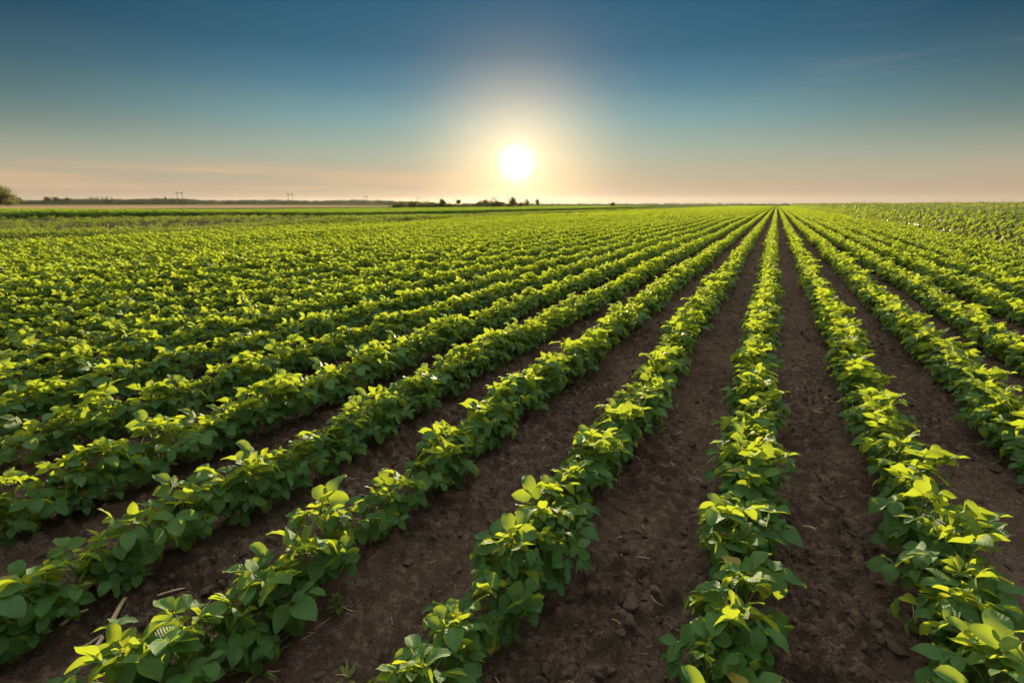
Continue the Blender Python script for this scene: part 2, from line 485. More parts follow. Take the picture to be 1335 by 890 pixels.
# ------------------------------------------------------------------ tall broad-leaved crop on the right
def tall_plant(seed, res=(4, 2)):
    r = np.random.RandomState(seed); stem, fol = Acc(), Acc()
    H = r.uniform(1.16, 1.36)
    tube(stem, [(0.02 * math.sin(4 * t), 0, H * t) for t in np.linspace(-0.03, 1, 6)], np.linspace(0.013, 0.006, 6), 5)
    phi = r.uniform(0, 6.28)
    for i in range(19):
        t = 0.06 + 0.94 * i / 18; phi += 2.4 + r.normal(0, 0.3)
        dh = norm(np.array([math.cos(phi), math.sin(phi), 0]) + SUNH * 0.25)
        pl = np.interp(t, [0.2, 0.6, 1], [0.16, 0.16, 0.06]); pe = R(r.normal(38, 8))
        p0 = np.array([0, 0, H * t]); q = p0 + dh * pl * math.cos(pe) + UP * pl * math.sin(pe)
        tube(stem, [p0, q], [0.004, 0.003], 3)
        pitch = R(r.normal(-22, 12) if t < 0.85 else r.normal(15, 15))
        a = dh * math.cos(pitch) + UP * math.sin(pitch)
        n = norm(np.cross(norm(np.cross(dh, UP)), a) + 0.35 * SUNH + r.normal(0, 0.1, 3))
        ln = np.interp(t, [0.2, 0.6, 1], [0.22, 0.25, 0.13]) * r.uniform(0.85, 1.1)
        leaflet(fol, q, a, n, ln, ln * 0.72, r.uniform(0.5, 1.1), r.uniform(0.1, 0.3), res, (r.uniform(), np.interp(t, [0, 0.35, 0.8, 1], [0.6, 0.3, 0.15, 0.5]), 0), 0, r, (0.4, 0.8))
    return stem, fol
tall = [tall_plant(500 + k) for k in range(6)]
tall_me = [(s.mesh('stem', [M_STEM]), f.mesh('foliage', [M_TALL])) for s, f in tall]
def join2(s, f, nm, mats):
    out = Acc()
    for a_, mi in ((s, 0), (f, 1)):
        for j in range(len(a_.v)):
            out.v.append(a_.v[j]); out.f.append(a_.f[j] + out.n); out.uv.append(a_.uv[j]); out.c.append(a_.c[j]); out.m.append(np.full(len(a_.f[j]), mi))
        out.n += a_.n
    return out.mesh(nm, mats)
src_tall = [source('tall_src', join2(s, f, 'tall_src', [M_STEM, M_TALL])) for s, f in tall]
TP = []
for k in range(60):
    x = EDGE_R + 0.45 + k * 0.65
    st = 0.30 if k < 6 else (0.45 if k < 20 else 0.75)
    ys = np.arange(8, 330, st); ys = ys + rng.uniform(-0.08, 0.08, len(ys))
    TP.append(np.stack([x + rng.normal(0, 0.04, len(ys)), ys, np.full(len(ys), k)], 1))
TP = np.concatenate(TP)
p3 = np.stack([TP[:, 0], TP[:, 1], macro(TP[:, 0], TP[:, 1])], 1)
v = in_view(p3 + [0, 0, 1.2], 110, 100); TP, p3 = TP[v], p3[v]
x_, y_, d_ = project(p3 + [0, 0, 1.2])
cand = np.where((TP[:, 2] < 2) & (x_ < 1328))[0]; cand = cand[np.argsort(d_[cand])][:150]
ind = np.zeros(len(TP), bool); ind[cand] = True
ft = {}
for i in cand:
    v = int(rng.randint(6)); loc = tuple(p3[i]); rz = rng.uniform(-0.5, 0.5); sc = rng.uniform(0.92, 1.08)
    if v not in ft:
        o = thing('tall_crop_plant', loc, None, None); o.rotation_euler = (0, 0, rz); o.scale = (sc,) * 3
        link('stem', tall_me[v][0], o); link('foliage', tall_me[v][1], o); ft[v] = o
    else: o = dup(ft[v], loc, rz, sc)
    tag(o, 'tall broad-leaved crop plant at the edge of the block right of the soybeans', 'crop plant', 'tall crop plants along the near edge of the right-hand block')
rr = p3[~ind]
far_boost = 1 + 0.35 * smooth(5, 30, TP[~ind][:, 2] * 0.65)
rots, scl, idx = scat_args(rr, 6, 0.5, 0.9, 1.1, 0.04)
scl[:, 0] *= far_boost; scl[:, 1] *= far_boost
scatter('tall_crop', rr, rots, scl, idx, src_tall, 'tall broad-leaved crop filling the block on the right', 'tall crop')

# ------------------------------------------------------------------ strips on the left: weeds, fallow, another crop
def weed_clump(seed, h=0.55, n=60, spread=0.22, yel=0.3, broad=0.03):
    r = np.random.RandomState(seed); a = Acc()
    for i in range(n):
        ang = r.uniform(0, 6.28); d = np.array([math.cos(ang), math.sin(ang), 0])
        b0 = d * spread * math.sqrt(r.uniform()) ; z = h * r.uniform(0.0, 0.75)
        base = b0 * (0.4 + 0.6 * z / h) + UP * z
        el = R(r.uniform(20, 80)); ax = d * math.cos(el) + UP * math.sin(el)
        ln = r.uniform(0.12, 0.26) * h / 0.55
        leaflet(a, base, ax, UP + 0.5 * SUNH + r.normal(0, 0.4, 3), ln, broad * r.uniform(0.8, 2.2), r.uniform(0, 0.8), 0.1, (2, 2), (r.uniform(), yel * r.uniform(0.2, 1.6) if z > 0.4 * h else 0.1, 0))
    return a.mesh('weed_clump', [M_WEED])
src_weed = [source('weed_src', weed_clump(700 + k, 0.55, 70, 0.22, 0.3)) for k in range(4)] + \
           [source('weed_dry', weed_clump(720 + k, 0.35, 50, 0.25, 0.9, 0.02)) for k in range(3)]

def cloud(xr, step_fn, y0=0, y1=330):
    out = []; y = y0
    while y < y1:
        st = step_fn(y)
        xs = np.arange(xr[0], xr[1], st); xs = xs + rng.uniform(-0.4, 0.4, len(xs)) * st
        out.append(np.stack([xs, y + rng.uniform(-0.4, 0.4, len(xs)) * st, np.zeros(len(xs))], 1)); y += st
    p = np.concatenate(out); p[:, 2] = macro(p[:, 0], p[:, 1])
    return p[in_view(p + [0, 0, 0.3], 60, 100)]
WS = lambda y: 0.26 + 0.0035 * max(0, y)
pw = cloud((EDGE_L - 6.5, EDGE_L - 0.5), WS)
n = len(pw); dd = np.hypot(pw[:, 0], pw[:, 1])
s = rng.uniform(0.65, 1.15, n) * (0.85 + 0.25 * np.sin(pw[:, 1] * 0.21 + 1)) 
wide = 1 + dd / 160
scatter('weed_strip', pw, np.stack([rng.normal(0, .1, n), rng.normal(0, .1, n), rng.uniform(-1, 1, n)], 1), np.stack([s * wide, s * wide, s], 1),
        rng.choice([0, 1, 2, 3, 0, 1, 2, 3, 4], n), src_weed, 'rough green weeds in a strip along the left edge of the soybeans', 'weeds')
pf = cloud((-66, EDGE_L - 6.5), lambda y: 0.5 + 0.004 * max(0, y))
rowp = 0.5 + 0.5 * np.sin(pf[:, 0] * 2 * math.pi / 4.6 + 0.6 * np.sin(pf[:, 1] * 0.05)) + 0.35 * np.sin(pf[:, 1] * 0.17 + pf[:, 0] * 0.3)
pf = pf[rng.uniform(size=len(pf)) < np.clip(rowp * 1.2 - 0.42, 0.02, 0.8)]
n = len(pf); s = rng.uniform(0.3, 0.7, n); dd = np.hypot(pf[:, 0], pf[:, 1]); wide = 1.1 + dd / 200
scatter('fallow_weeds', pf, np.stack([rng.normal(0, .1, n), rng.normal(0, .1, n), rng.uniform(-1, 1, n)], 1), np.stack([s * wide, s * wide, s], 1),
        rng.choice(7, n, p=[.13, .13, .13, .13, .16, .16, .16]), src_weed, 'sparse green and straw coloured weeds on the brown fallow strip', 'weeds')
src_crop = [source('crop_src', segment(60 + k, 9, 2.2, 0.05, 2.3, M_CROP)) for k in range(4)]
pc = []
for x in np.arange(-128, -67, 0.9):
    ys = np.arange(-30, 330, 2.0); pc.append(np.stack([np.full(len(ys), x), ys, np.zeros(len(ys))], 1))
pc = np.concatenate(pc); pc[:, 2] = macro(pc[:, 0], pc[:, 1]); pc = pc[in_view(pc + [0, 0, 0.5], 60, 100)]
n = len(pc)
scatter('green_crop', pc, np.zeros((n, 3)), np.stack([np.full(n, 2.4), np.full(n, 1.1), rng.uniform(0.85, 1.1, n)], 1), rng.randint(0, 4, n), src_crop,
        'flat green crop in a broad band beyond the fallow strip', 'crop')

# ------------------------------------------------------------------ ground
def hash2(ix, iy, s):
    h = (ix.astype(np.int64) * 374761393 + iy.astype(np.int64) * 668265263 + s * 1442695041) & 0xFFFFFFFF
    h = ((h ^ (h >> 13)) * 1274126177) & 0xFFFFFFFF
    return ((h ^ (h >> 16)) & 0xFFFFFF) / float(0xFFFFFF)
def vnoise(x, y, s):
    ix, iy = np.floor(x), np.floor(y); fx, fy = x - ix, y - iy
    fx, fy = fx * fx * (3 - 2 * fx), fy * fy * (3 - 2 * fy)
    a, b = hash2(ix, iy, s), hash2(ix + 1, iy, s); c, d = hash2(ix, iy + 1, s), hash2(ix + 1, iy + 1, s)
    return (a * (1 - fx) + b * fx) * (1 - fy) + (c * (1 - fx) + d * fx) * fy
def cells(x, y, s):
    """height of rounded lumps, one per cell"""
    ix, iy = np.floor(x), np.floor(y); best = np.zeros_like(x)
    for ox in (-1, 0, 1):
        for oy in (-1, 0, 1):
            cx, cy = ix + ox, iy + oy
            px_, py_ = cx + hash2(cx, cy, s), cy + hash2(cx, cy, s + 1)
            rad = 0.25 + 0.55 * hash2(cx, cy, s + 2) ** 2
            d2 = ((x - px_) ** 2 + (y - py_) ** 2) / rad ** 2
            best = np.maximum(best, rad * np.sqrt(np.clip(1 - d2, 0, 1)))
    return best

def micro(x, y):
    u = (x - ROW0) / SPACING; fr = np.abs(u - np.round(u)) * 2          # 0 on the row, 1 mid furrow
    h = 0.022 * (1 - smooth(0.15, 0.8, fr)) + 0.012 * np.exp(-((fr - 1) / 0.22) ** 2)
    h = h + 0.030 * (vnoise(x / 0.45, y / 0.8, 1) - 0.5) + 0.018 * (vnoise(x / 0.13, y / 0.16, 2) - 0.5)
    rough = 0.45 + 1.1 * smooth(0.35, 0.7, vnoise(x / 0.35, y / 0.7, 7))
    h = h + rough * (0.055 * cells(x / 0.10, y / 0.10, 21) + 0.034 * cells(x / 0.05, y / 0.05, 31) + 0.012 * (vnoise(x / 0.025, y / 0.025, 5) - 0.5))
    ph = u - np.floor(u)                                                # a worn channel down one side of each furrow
    wand = 0.05 * np.sin(y * 1.3 + np.floor(u) * 2.1) + 0.08 * (vnoise(x * 0 + np.floor(u) * 7.3, y / 0.5, 41) - 0.5)
    h = h - (0.012 + 0.022 * vnoise(y / 0.4, np.floor(u) * 3.7, 43)) * np.exp(-((ph - 0.62 - wand) / 0.055) ** 2)
    return h - 0.03

gx = [0.0]; sx = []
fine = np.arange(-3.6, 3.0, 0.0135)
def grow(start, sgn, first, ratio, limit):
    out, s, x = [], first, start
    while abs(x) < limit:
        s *= ratio; x += sgn * s; out.append(x)
    return out
gx = np.array(sorted(grow(fine[0], -1, 0.0135, 1.03, 9500)) + list(fine) + grow(fine[-1], 1, 0.0135, 1.03, 9500))
fy = np.arange(0.55, 3.2, 0.0125)
gy = np.array(sorted(grow(fy[0], -1, 0.03, 1.25, 9500)) + list(fy) + grow(fy[-1], 1, 0.0125, 1.012, 9500))
X, Y = np.meshgrid(gx, gy)
fade = (1 - smooth(12, 40, np.hypot(X, Y))) * (X > EDGE_L) * (X < EDGE_R + 3)
Z = macro(X, Y) + micro(X, Y) * fade
nv, nu_ = X.shape
ii = np.arange(nv * nu_).reshape(nv, nu_)
quads = np.stack([ii[:-1, :-1].ravel(), ii[:-1, 1:].ravel(), ii[1:, 1:].ravel(), ii[1:, :-1].ravel()], 1)
g = Acc(); g.add(np.stack([X.ravel(), Y.ravel(), Z.ravel()], 1), quads)

def ground_material():
    m, nt, out = new_mat('field_soil'); b = NB(nt)
    geo = b.n('ShaderNodeNewGeometry'); pos = geo.outputs['Position']
    sp = b.n('ShaderNodeSeparateXYZ'); b.l(pos, sp.inputs[0]); x, y = sp.outputs[0], sp.outputs[1]
    n1, n2, n3 = b.noise(pos, 1.3, 4), b.noise(pos, 22, 6, 0.65), b.noise(pos, 120, 4, 0.6)
    c = b.mix(b.step(n1, 0.35, 0.65), (0.047, 0.035, 0.026), (0.080, 0.060, 0.046))
    c = b.mix(b.step(n2, 0.46, 0.66), c, (0.115, 0.088, 0.068))
    c = b.mix(b.math('MULTIPLY', b.step(n3, 0.5, 0.62), 0.65), c, (0.028, 0.019, 0.014))
    # what grows on the other land
    big = b.noise(pos, 0.02, 4)
    fallow = b.mix(b.step(b.noise(pos, 0.25, 4), 0.4, 0.6), (0.06, 0.042, 0.03), (0.085, 0.10, 0.035))
    c = b.mix(b.math('SUBTRACT', 1.0, b.step(x, EDGE_L - 1.5, EDGE_L - 0.5)), c, fallow)
    green = b.mix(big, (0.06, 0.11, 0.03), (0.12, 0.135, 0.05))
    c = b.mix(b.math('SUBTRACT', 1.0, b.step(x, -67, -66)), c, green)
    c = b.mix(b.step(y, 331, 336), c, green)
    p = b.n('ShaderNodeBsdfPrincipled'); b.l(c, p.inputs['Base Color']); p.inputs['Roughness'].default_value = 0.95
    p.inputs['Specular IOR Level'].default_value = 0.0
    bp = b.n('ShaderNodeBump'); bp.inputs['Strength'].default_value = 1.0; bp.inputs['Distance'].default_value = 0.02
    b.l(b.math('ADD', b.math('MULTIPLY', n2, 0.6), b.math('MULTIPLY', n3, 0.5)), bp.inputs['Height'])
    b.l(bp.outputs[0], p.inputs['Normal']); b.l(p.outputs[0], out.inputs[0])
    return m
tag(link('ground', g.mesh('ground', [ground_material()])), kind='structure')

# pale stubble and thin bands of far fields, sheets above the ground
def sheet(name, x0, x1, y0, y1, z, mat):
    a = Acc(); xs = np.linspace(x0, x1, 12); ys = np.linspace(y0, y1, 30)
    A, B = np.meshgrid(xs, ys); k = np.arange(A.size).reshape(A.shape)
    a.add(np.stack([A.ravel(), B.ravel(), macro(A.ravel(), B.ravel()) + z], 1), np.stack([k[:-1, :-1].ravel(), k[:-1, 1:].ravel(), k[1:, 1:].ravel(), k[1:, :-1].ravel()], 1))
    return tag(link(name, a.mesh(name, [mat])), kind='structure')
M_STUB = plain_material('stubble', (0.30, 0.195, 0.115), (0.40, 0.27, 0.165), 0.06, 0.95, spec=0.0)
M_FIELD = plain_material('far_green', (0.07, 0.12, 0.03), (0.13, 0.16, 0.05), 0.02, 0.95, spec=0.0)
sheet('stubble_field', -470, -230, -120, 330, 0.06, M_STUB)
sheet('far_stubble_field', -900, -640, -200, 700, 0.06, M_STUB)
sheet('far_green_field', -636, -474, -200, 600, 0.06, M_FIELD)

# ------------------------------------------------------------------ clods, straw, weeds on the soil
def clod_mesh(seed, sub=3):
    import bmesh
    bm = bmesh.new(); bmesh.ops.create_icosphere(bm, subdivisions=sub, radius=1)
    r = np.random.RandomState(seed)
    dirs = [norm(r.normal(0, 1, 3)) for _ in range(9)]; offs = r.uniform(0.42, 0.85, 9)
    sq = np.array([r.uniform(0.8, 1.25), r.uniform(0.75, 1.1), r.uniform(0.55, 0.8)])
    for vv in bm.verts:
        d = np.array(vv.co)
        q = 1.0
        for a_, o_ in zip(dirs, offs):
            k = float(d @ a_)
            if k > 0: q = min(q, o_ / max(k, 1e-3) * 1.0 + 0.05)
        q = min(q, 1.0) * (1 + 0.06 * math.sin(9 * d[0] + seed) * math.sin(8 * d[1]) + 0.05 * math.sin(15 * d[2] + 3 * d[0]))
        vv.co = d * q * sq
    me = bpy.data.meshes.new('clod'); bm.to_mesh(me); bm.free()
    for p in me.polygons: p.use_smooth = False
    me.materials.append(M_CLOD)
    return me
clods = [clod_mesh(900 + k) for k in range(6)]
src_clod = [source('clod_src', m_) for m_ in clods]

def furrow_points(n, y0, y1, x0, x1, pw=1.0):
    y = y0 + (y1 - y0) * rng.uniform(size=n) ** pw; x = rng.uniform(x0, x1, n)
    p = np.stack([x, y, np.zeros(n)], 1)
    u = (x - ROW0) / SPACING; fr = np.abs(u - np.round(u)) * 2
    p = p[fr > 0.25]
    p = p[in_view(p, 40, 60)]
    p[:, 2] = micro(p[:, 0], p[:, 1])
    return p
pcl = furrow_points(60000, 0.6, 9.0, -5.0, 4.5, 1.5)
dens = vnoise(pcl[:, 0] / 0.4, pcl[:, 1] / 0.7, 7)
pcl = pcl[rng.uniform(size=len(pcl)) < 0.2 + 0.8 * smooth(0.35, 0.7, dens)]
n = len(pcl); s = 0.004 + 0.019 * rng.uniform(size=n) ** 4
pcl[:, 2] += s * 0.15
scatter('loose_soil_crumbs', pcl, rng.uniform(0, 6.28, (n, 3)), np.stack([s, s, s * 0.9], 1), rng.randint(0, 6, n), src_clod, 'loose crumbs of dry brown soil in the furrows', 'soil')

FUR = {}
for i in range(10000):
    if sum(len(q) for q in FUR.values()) >= 110: break
    x, y = rng.uniform(-3.2, 2.3), 0.8 + 3.6 * rng.uniform() ** 1.5
    u = (x - ROW0) / SPACING; k = math.floor(u)
    if abs((u - k) - 0.5) > 0.26: continue
    p = np.array([[x, y, 0.02]]); a_, b_, c_ = project(p)
    if not (10 < a_[0] < 1325 and b_[0] < 875): continue
    FUR.setdefault(k, []).append((x, y))
def fur_words(k):
    return 'between %s and the next row right' % row_words(k)
for k, lst in FUR.items():
    for x, y in lst:
        sz = 0.016 + 0.020 * rng.uniform() ** 2
        o = link('earth_clod', clods[rng.randint(6)], None, (x, y, float(micro(np.array([x]), np.array([y]))[0]) + sz * 0.25))
        o.scale = (sz * rng.uniform(0.9, 1.3), sz, sz * rng.uniform(0.8, 1.0)); o.rotation_euler = tuple(rng.uniform(-0.4, 0.4, 2)) + (rng.uniform(0, 6.28),)
        tag(o, 'earth clod in the furrow right of ' + row_words(k), 'clod', 'earth clods in the furrow right of ' + row_words(k))

def straw_mesh(seed, ln=1.0):
    r = np.random.RandomState(seed); a = Acc()
    w = r.uniform(0.03, 0.06); bend = r.normal(0, 0.12, 2)
    pts = [(t - 0.5, bend[0] * (t - 0.5) ** 2 * 2, bend[1] * (t - 0.5) ** 2) for t in np.linspace(0, 1, 6)]
    tube(a, pts, [w * q for q in (0.5, 0.7, 0.7, 0.65, 0.6, 0.3)], 5)
    return a.mesh('straw', [M_STRAW])
src_straw = [source('straw_src', straw_mesh(950 + k)) for k in range(5)]
ps = furrow_points(22000, 0.6, 14.0, -7, 5, 1.3)
ps = ps[rng.uniform(size=len(ps)) < 0.1 + 0.9 * smooth(0.45, 0.7, vnoise(ps[:, 0] / 0.5, ps[:, 1] / 0.9, 77))]
n = len(ps); ps[:, 2] += 0.008
s = 0.014 + 0.062 * rng.uniform(size=n) ** 2.2
scatter('straw_litter', ps, np.stack([rng.normal(0, .15, n), rng.normal(0, .15, n), rng.uniform(0, 6.28, n)], 1), np.stack([s, 0.008 + s * 0.6, 0.008 + s * 0.6], 1), rng.randint(0, 5, n), src_straw,
        'scattered bits of pale straw lying in the furrows', 'straw')

def ground_at(pxl, pyl):
    """the point of the flat ground seen at a pixel"""
    u, v = (pxl - 667.5) / FPX, (445 - pyl) / FPX
    d = FW * (CP + v * SP) + RT * u + UP * (v * CP - SP)
    k = -CAMH / d[2]
    return d * k + np.array([0, 0, CAMH])

def stalk(pxa, pya, pxb, pyb, rad, label):
    a_, b_ = ground_at(pxa, pya), ground_at(pxb, pyb)
    c = (a_ + b_) / 2; c[2] = float(micro(np.array([c[0]]), np.array([c[1]]))[0]) + rad + 0.012
    d = (b_ - a_) / 2; ac = Acc()
    t_ = np.linspace(-1, 1, 7)
    tube(ac, [d * t + np.array([0, 0, 0.006 * math.sin(3 * t)]) for t in t_], [rad * q for q in (0.8, 1, 0.95, 1.1, 0.95, 0.9, 0.6)], 7)
    o = link('dry_stalk', ac.mesh('dry_stalk', [M_STRAW]), None, tuple(c))
    tag(o, label, 'dry stalk')
stalk(126, 850, 170, 778, 0.008, 'thick pale dry stalk lying steeply in the furrow at lower left')
stalk(60, 838, 118, 806, 0.006, 'thin pale dry stalk lying flat beside the furrow edge at lower left')
stalk(100, 842, 150, 818, 0.004, 'thinnest dry straw under the thick pale stalk at lower left')
stalk(172, 778, 250, 762, 0.004, 'long slender dry straw leading right from the thick stalk tip')
stalk(20, 702, 75, 686, 0.006, 'dry stalk lying at the left edge between two soybean rows')
stalk(1040, 690, 1062, 700, 0.003, 'short dry twig right of the near-vertical row')

def weed(pxl, pyl, h, label, seed, grassy=False):
    p = ground_at(pxl, pyl); r = np.random.RandomState(seed)
    t = thing('weed', (p[0], p[1], float(micro(np.array([p[0]]), np.array([p[1]]))[0])), label, 'weed')
    st, fo = Acc(), Acc()
    if grassy:
        for i in range(14):
            ang = r.uniform(0, 6.28); d = np.array([math.cos(ang), math.sin(ang), 0]); el = R(r.uniform(35, 80))
            leaflet(fo, d * 0.01, d * math.cos(el) + UP * math.sin(el), UP - d * 0.3, h * r.uniform(0.7, 1.3), 0.009, r.uniform(0.5, 1.6), 0.2, (6, 2), (r.uniform(), r.uniform(0.1, 0.5), 0), 0, r, (0.2, 0.8))
    else:
        tube(st, [(0, 0, -0.01), (0.003, 0, h * 0.5), (0, 0.004, h)], [0.003, 0.0025, 0.0015], 5)
        for i in range(22):
            t_ = 0.15 + 0.85 * i / 21; ang = 2.4 * i; d = np.array([math.cos(ang), math.sin(ang), 0]); el = R(35 + 35 * t_ + r.normal(0, 8))
            leaflet(fo, np.array([0, 0, h * t_]), d * math.cos(el) + UP * math.sin(el), UP - d * 0.3, h * 0.55 * (1.15 - 0.5 * t_), 0.011, 0.6, 0.25, (5, 2), (r.uniform(), 0.25, 0), 0, r, (0.4, 0.8))
    if not grassy: link('stem', st.mesh('stem', [M_STEM]), t)
    link('foliage', fo.mesh('foliage', [M_WEED]), t)
weed(440, 800, 0.08, 'small upright narrow-leaved weed in the furrow at lower left', 1)
weed(340, 880, 0.12, 'pale grassy weed sprawling on the soil near the bottom edge', 2, True)
weed(620, 632, 0.06, 'tiny bright weed on bare soil beside the second soybean row', 3)
weed(860, 575, 0.10, 'green weed in the shade right of the first row left', 4)
weed(452, 885, 0.05, 'smallest weed tuft at the very bottom of the photo', 5, True)

# ------------------------------------------------------------------ trees, bushes, pylons, hills
def tree_parts(t, h, w, seed, trunk_h=0.2, kind='round', nleaf=1500, leaf=0.5, mat=None):
    r = np.random.RandomState(seed); tr, cr = Acc(), Acc()
    rad = max(0.12, h * 0.022)
    top = h * (0.75 if kind != 'bush' else 0.5)
    tube(tr, [(0, 0, -0.3), (0.1, 0, h * 0.15), (r.normal(0, .02) * h, r.normal(0, .02) * h, h * 0.45), (0, 0, top)], [rad * 1.3, rad, rad * 0.7, rad * 0.2], 6)
    lobes = []
    nl = {'round': 11, 'bush': 9, 'poplar': 8, 'conifer': 8}[kind]
    for i in range(nl):
        a_ = r.uniform(0, 6.28)
        if kind == 'poplar':
            z = h * (trunk_h + (1 - trunk_h) * (i + 0.5) / nl); q = w * 0.5 * (0.55 + 0.5 * math.sin(math.pi * (i + 0.7) / nl)); c = np.array([r.normal(0, .06) * w, r.normal(0, .06) * w, z]); R_ = np.array([q * 0.8, q * 0.8, h / nl * 0.8])
        elif kind == 'conifer':
            z = h * (trunk_h + (1 - trunk_h) * (i + 0.4) / nl); q = w * 0.5 * (1 - 0.85 * i / nl); c = np.array([0, 0, z]); R_ = np.array([q, q, h / nl * 0.7])
        else:
            rr_ = w * 0.5 * (0.25 + 0.5 * r.uniform()); zz = trunk_h + (1 - trunk_h) * r.uniform(0.25, 0.8)
            if i == 0: rr_, zz = 0, 0.78
            q = w * r.uniform(0.15, 0.27); qz = min(q, h * (1 - trunk_h) * 0.28)
            c = np.array([math.cos(a_) * rr_, math.sin(a_) * rr_, min(h * zz, h - qz * 1.05)]); R_ = np.array([q, q, qz])
        lobes.append((c, R_))
        if kind in ('round', 'bush'):
            p0 = np.array([0, 0, h * (0.15 + 0.3 * r.uniform())]); tube(tr, [p0, (p0 + c) / 2 + UP * 0.03 * h, c], [rad * 0.5, rad * 0.35, rad * 0.12], 4)
    per = nleaf // nl
    for c, R_ in lobes:
        tone = r.uniform(0.1, 0.9)
        for j in range(per):
            d = norm(r.normal(0, 1, 3)); k = r.uniform(0.25, 1.0) ** 0.5 * (1 + 0.22 * r.normal())
            p = c + d * R_ * k
            if p[2] < 0.05 * h: p[2] = 0.05 * h * r.uniform(0.3, 1.5)
            ax = norm(d + r.normal(0, 0.7, 3)); nn = norm(r.normal(0, 1, 3) + UP * 0.6)
            ln = leaf * r.uniform(0.6, 1.4)
            leaflet(cr, p, ax, nn, ln, ln * 0.75, r.uniform(0.2, 1), 0.2, (2, 1), (np.clip(tone + r.normal(0, .2), 0, 1), r.uniform(0, 0.5), 0), 0)
    link('trunk', tr.mesh('trunk', [M_BARK]), t); link('crown', cr.mesh('crown', [mat or M_CROWN]), t)

def tree(name, pxl, fwd, ytop, wpx, label, cat, seed, kind='round', trunk_h=0.15, nleaf=1200, group=None, leaf=None, ybase_z=0.0):
    p = at(pxl, fwd); h = CAMH + (266 - ytop) * fwd * CP * CP / FPX; w = wpx / FPX * fwd * CP; h -= float(macro(p[0], p[1]))
    t = thing(name, (p[0], p[1], float(macro(p[0], p[1]))), label, cat, group)
    tree_parts(t, h, w, seed, trunk_h, kind, nleaf, leaf or max(0.35, 0.9 * fwd / 650), M_WOOD if fwd > 900 else None)
    return t

tree('broadleaf_tree', -9, 400, 241, 46, 'large dark green tree cut off by the left edge of the photo', 'tree', 1, 'round', 0.06, 8000, None, 0.85)
tree('bush', 14, 398, 259, 17, 'low yellowish bush at the right foot of the large left tree', 'bush', 2, 'bush', 0.0, 900)
LT = [(26, 258.0, 9, 'round tree nearest the large left tree in the far treeline'), (63, 257.2, 9, 'left of the two tallest round trees in the far treeline'),
      (74, 257.6, 7, 'right of the two tallest round trees in the far treeline'), (89, 258, 6, 'narrow tree standing alone left of the poplars in the far treeline')]
for i, (x_, y_, w_, l_) in enumerate(LT):
    tree('distant_tree', x_, 1150 + 40 * i, y_ - 0.9, w_, l_, 'tree', 20 + i, 'round', 0.1, 500, None, 1.6)
tree('bush', 84, 1120, 259.5, 8, 'dark rounded bush standing out low in front of the far treeline', 'bush', 29, 'bush', 0, 400, None, 1.5)
for i, x_ in enumerate((119, 122.5, 125.5, 129, 135, 138.5, 141.5, 147)):
    tree('poplar', x_, 1180 + 6 * i, 256.6 + 0.6 * (i % 3), 3.0, 'slender dark poplar in the row sticking up from the far treeline', 'tree', 40 + i, 'poplar', 0.05, 260, 'poplars of the far treeline', 1.0)
tree('bush', 142, 1100, 260, 9, 'broad dark bush at the foot of the far poplars', 'bush', 50, 'bush', 0, 400, None, 1.5)
tree('conifer', 217, 1100, 257.5, 5, 'pointed conifer left of the far twin-legged pylon', 'tree', 51, 'conifer', 0.05, 420, None, 1.3)
tree('bush', 226, 1050, 260, 12, 'yellow-green bush between the pointed conifer and the largest pylon', 'bush', 52, 'bush', 0, 500, None, 1.3)
# thicket along the field boundary, near the sun
TH = [(516, 215, 266, 12, 'lowest bush at the left end of the thicket'), (524, 218, 262.5, 16, 'dark round bush near the left end of the thicket'),
      (535, 222, 262.5, 15, 'third bush from the left end of the thicket'), (546, 228, 263, 15, 'bush in the middle of the left thicket beside a taller neighbour'),
      (557, 234, 262, 15, 'taller ragged bush at the middle of the left thicket'), (566, 240, 264, 11, 'low bush just left of the rounded tree in the thicket'),
      (585, 246, 266, 12, 'low bush just right of the rounded tree in the thicket'), (594, 252, 266.2, 12, 'low hedge bush under the small far round tree'),
      (604, 258, 266.2, 13, 'low hedge bush just right of the small far round tree'), (615, 264, 265.5, 13, 'low bush left of the rising thicket under the sun'),
      (624, 270, 263.5, 12, 'bush at the left shoulder of the thicket under the sun'), (632, 276, 260.8, 12, 'spiky bush at the left of the thicket under the sun'),
      (652, 288, 263, 10, 'bush filling the right side of the thicket under the sun'), (660, 300, 266, 10, 'lowest bush in the gap directly below the sun'),
      (676, 318, 263.8, 11, 'bush right beside the tree below the sun')]
for i, (x_, f_, y_, w_, l_) in enumerate(TH):
    tree('thicket_bush', x_, f_, y_ - 0.2, w_ * 1.45, l_, 'bush', 60 + i, 'bush', 0.0, 1000, 'bushes of the boundary thicket', 0.42)
tree('boundary_tree', 576, 243, 259.5, 13, 'rounded small tree rising out of the left thicket', 'tree', 80, 'round', 0.05, 1200, None, 0.45)
tree('distant_tree', 598, 520, 260.5, 6.5, 'small lone round tree with a bare trunk behind the thicket', 'tree', 81, 'round', 0.35, 600, None, 0.8)
tree('boundary_tree', 644, 284, 257, 16, 'widest tree of the thicket just left of the sun', 'tree', 82, 'round', 0.0, 1500, None, 0.5)
tree('boundary_tree', 668.5, 308, 256.3, 12, 'tallest tree directly below the sun', 'tree', 83, 'round', 0.0, 1300, None, 0.5)
tree('boundary_tree', 686, 330, 258.8, 10, 'airy tree second from the right end of the thicket', 'tree', 84, 'round', 0.05, 700, None, 0.5)
tree('boundary_tree', 701, 345, 259.5, 7, 'small ragged tree at the right end of the thicket', 'tree', 85, 'round', 0.15, 420, None, 0.5)
tree('bush', 798, 420, 264.3, 9, 'single dark bush on the horizon right of the sun', 'bush', 86, 'bush', 0.0, 600, None, 0.6)

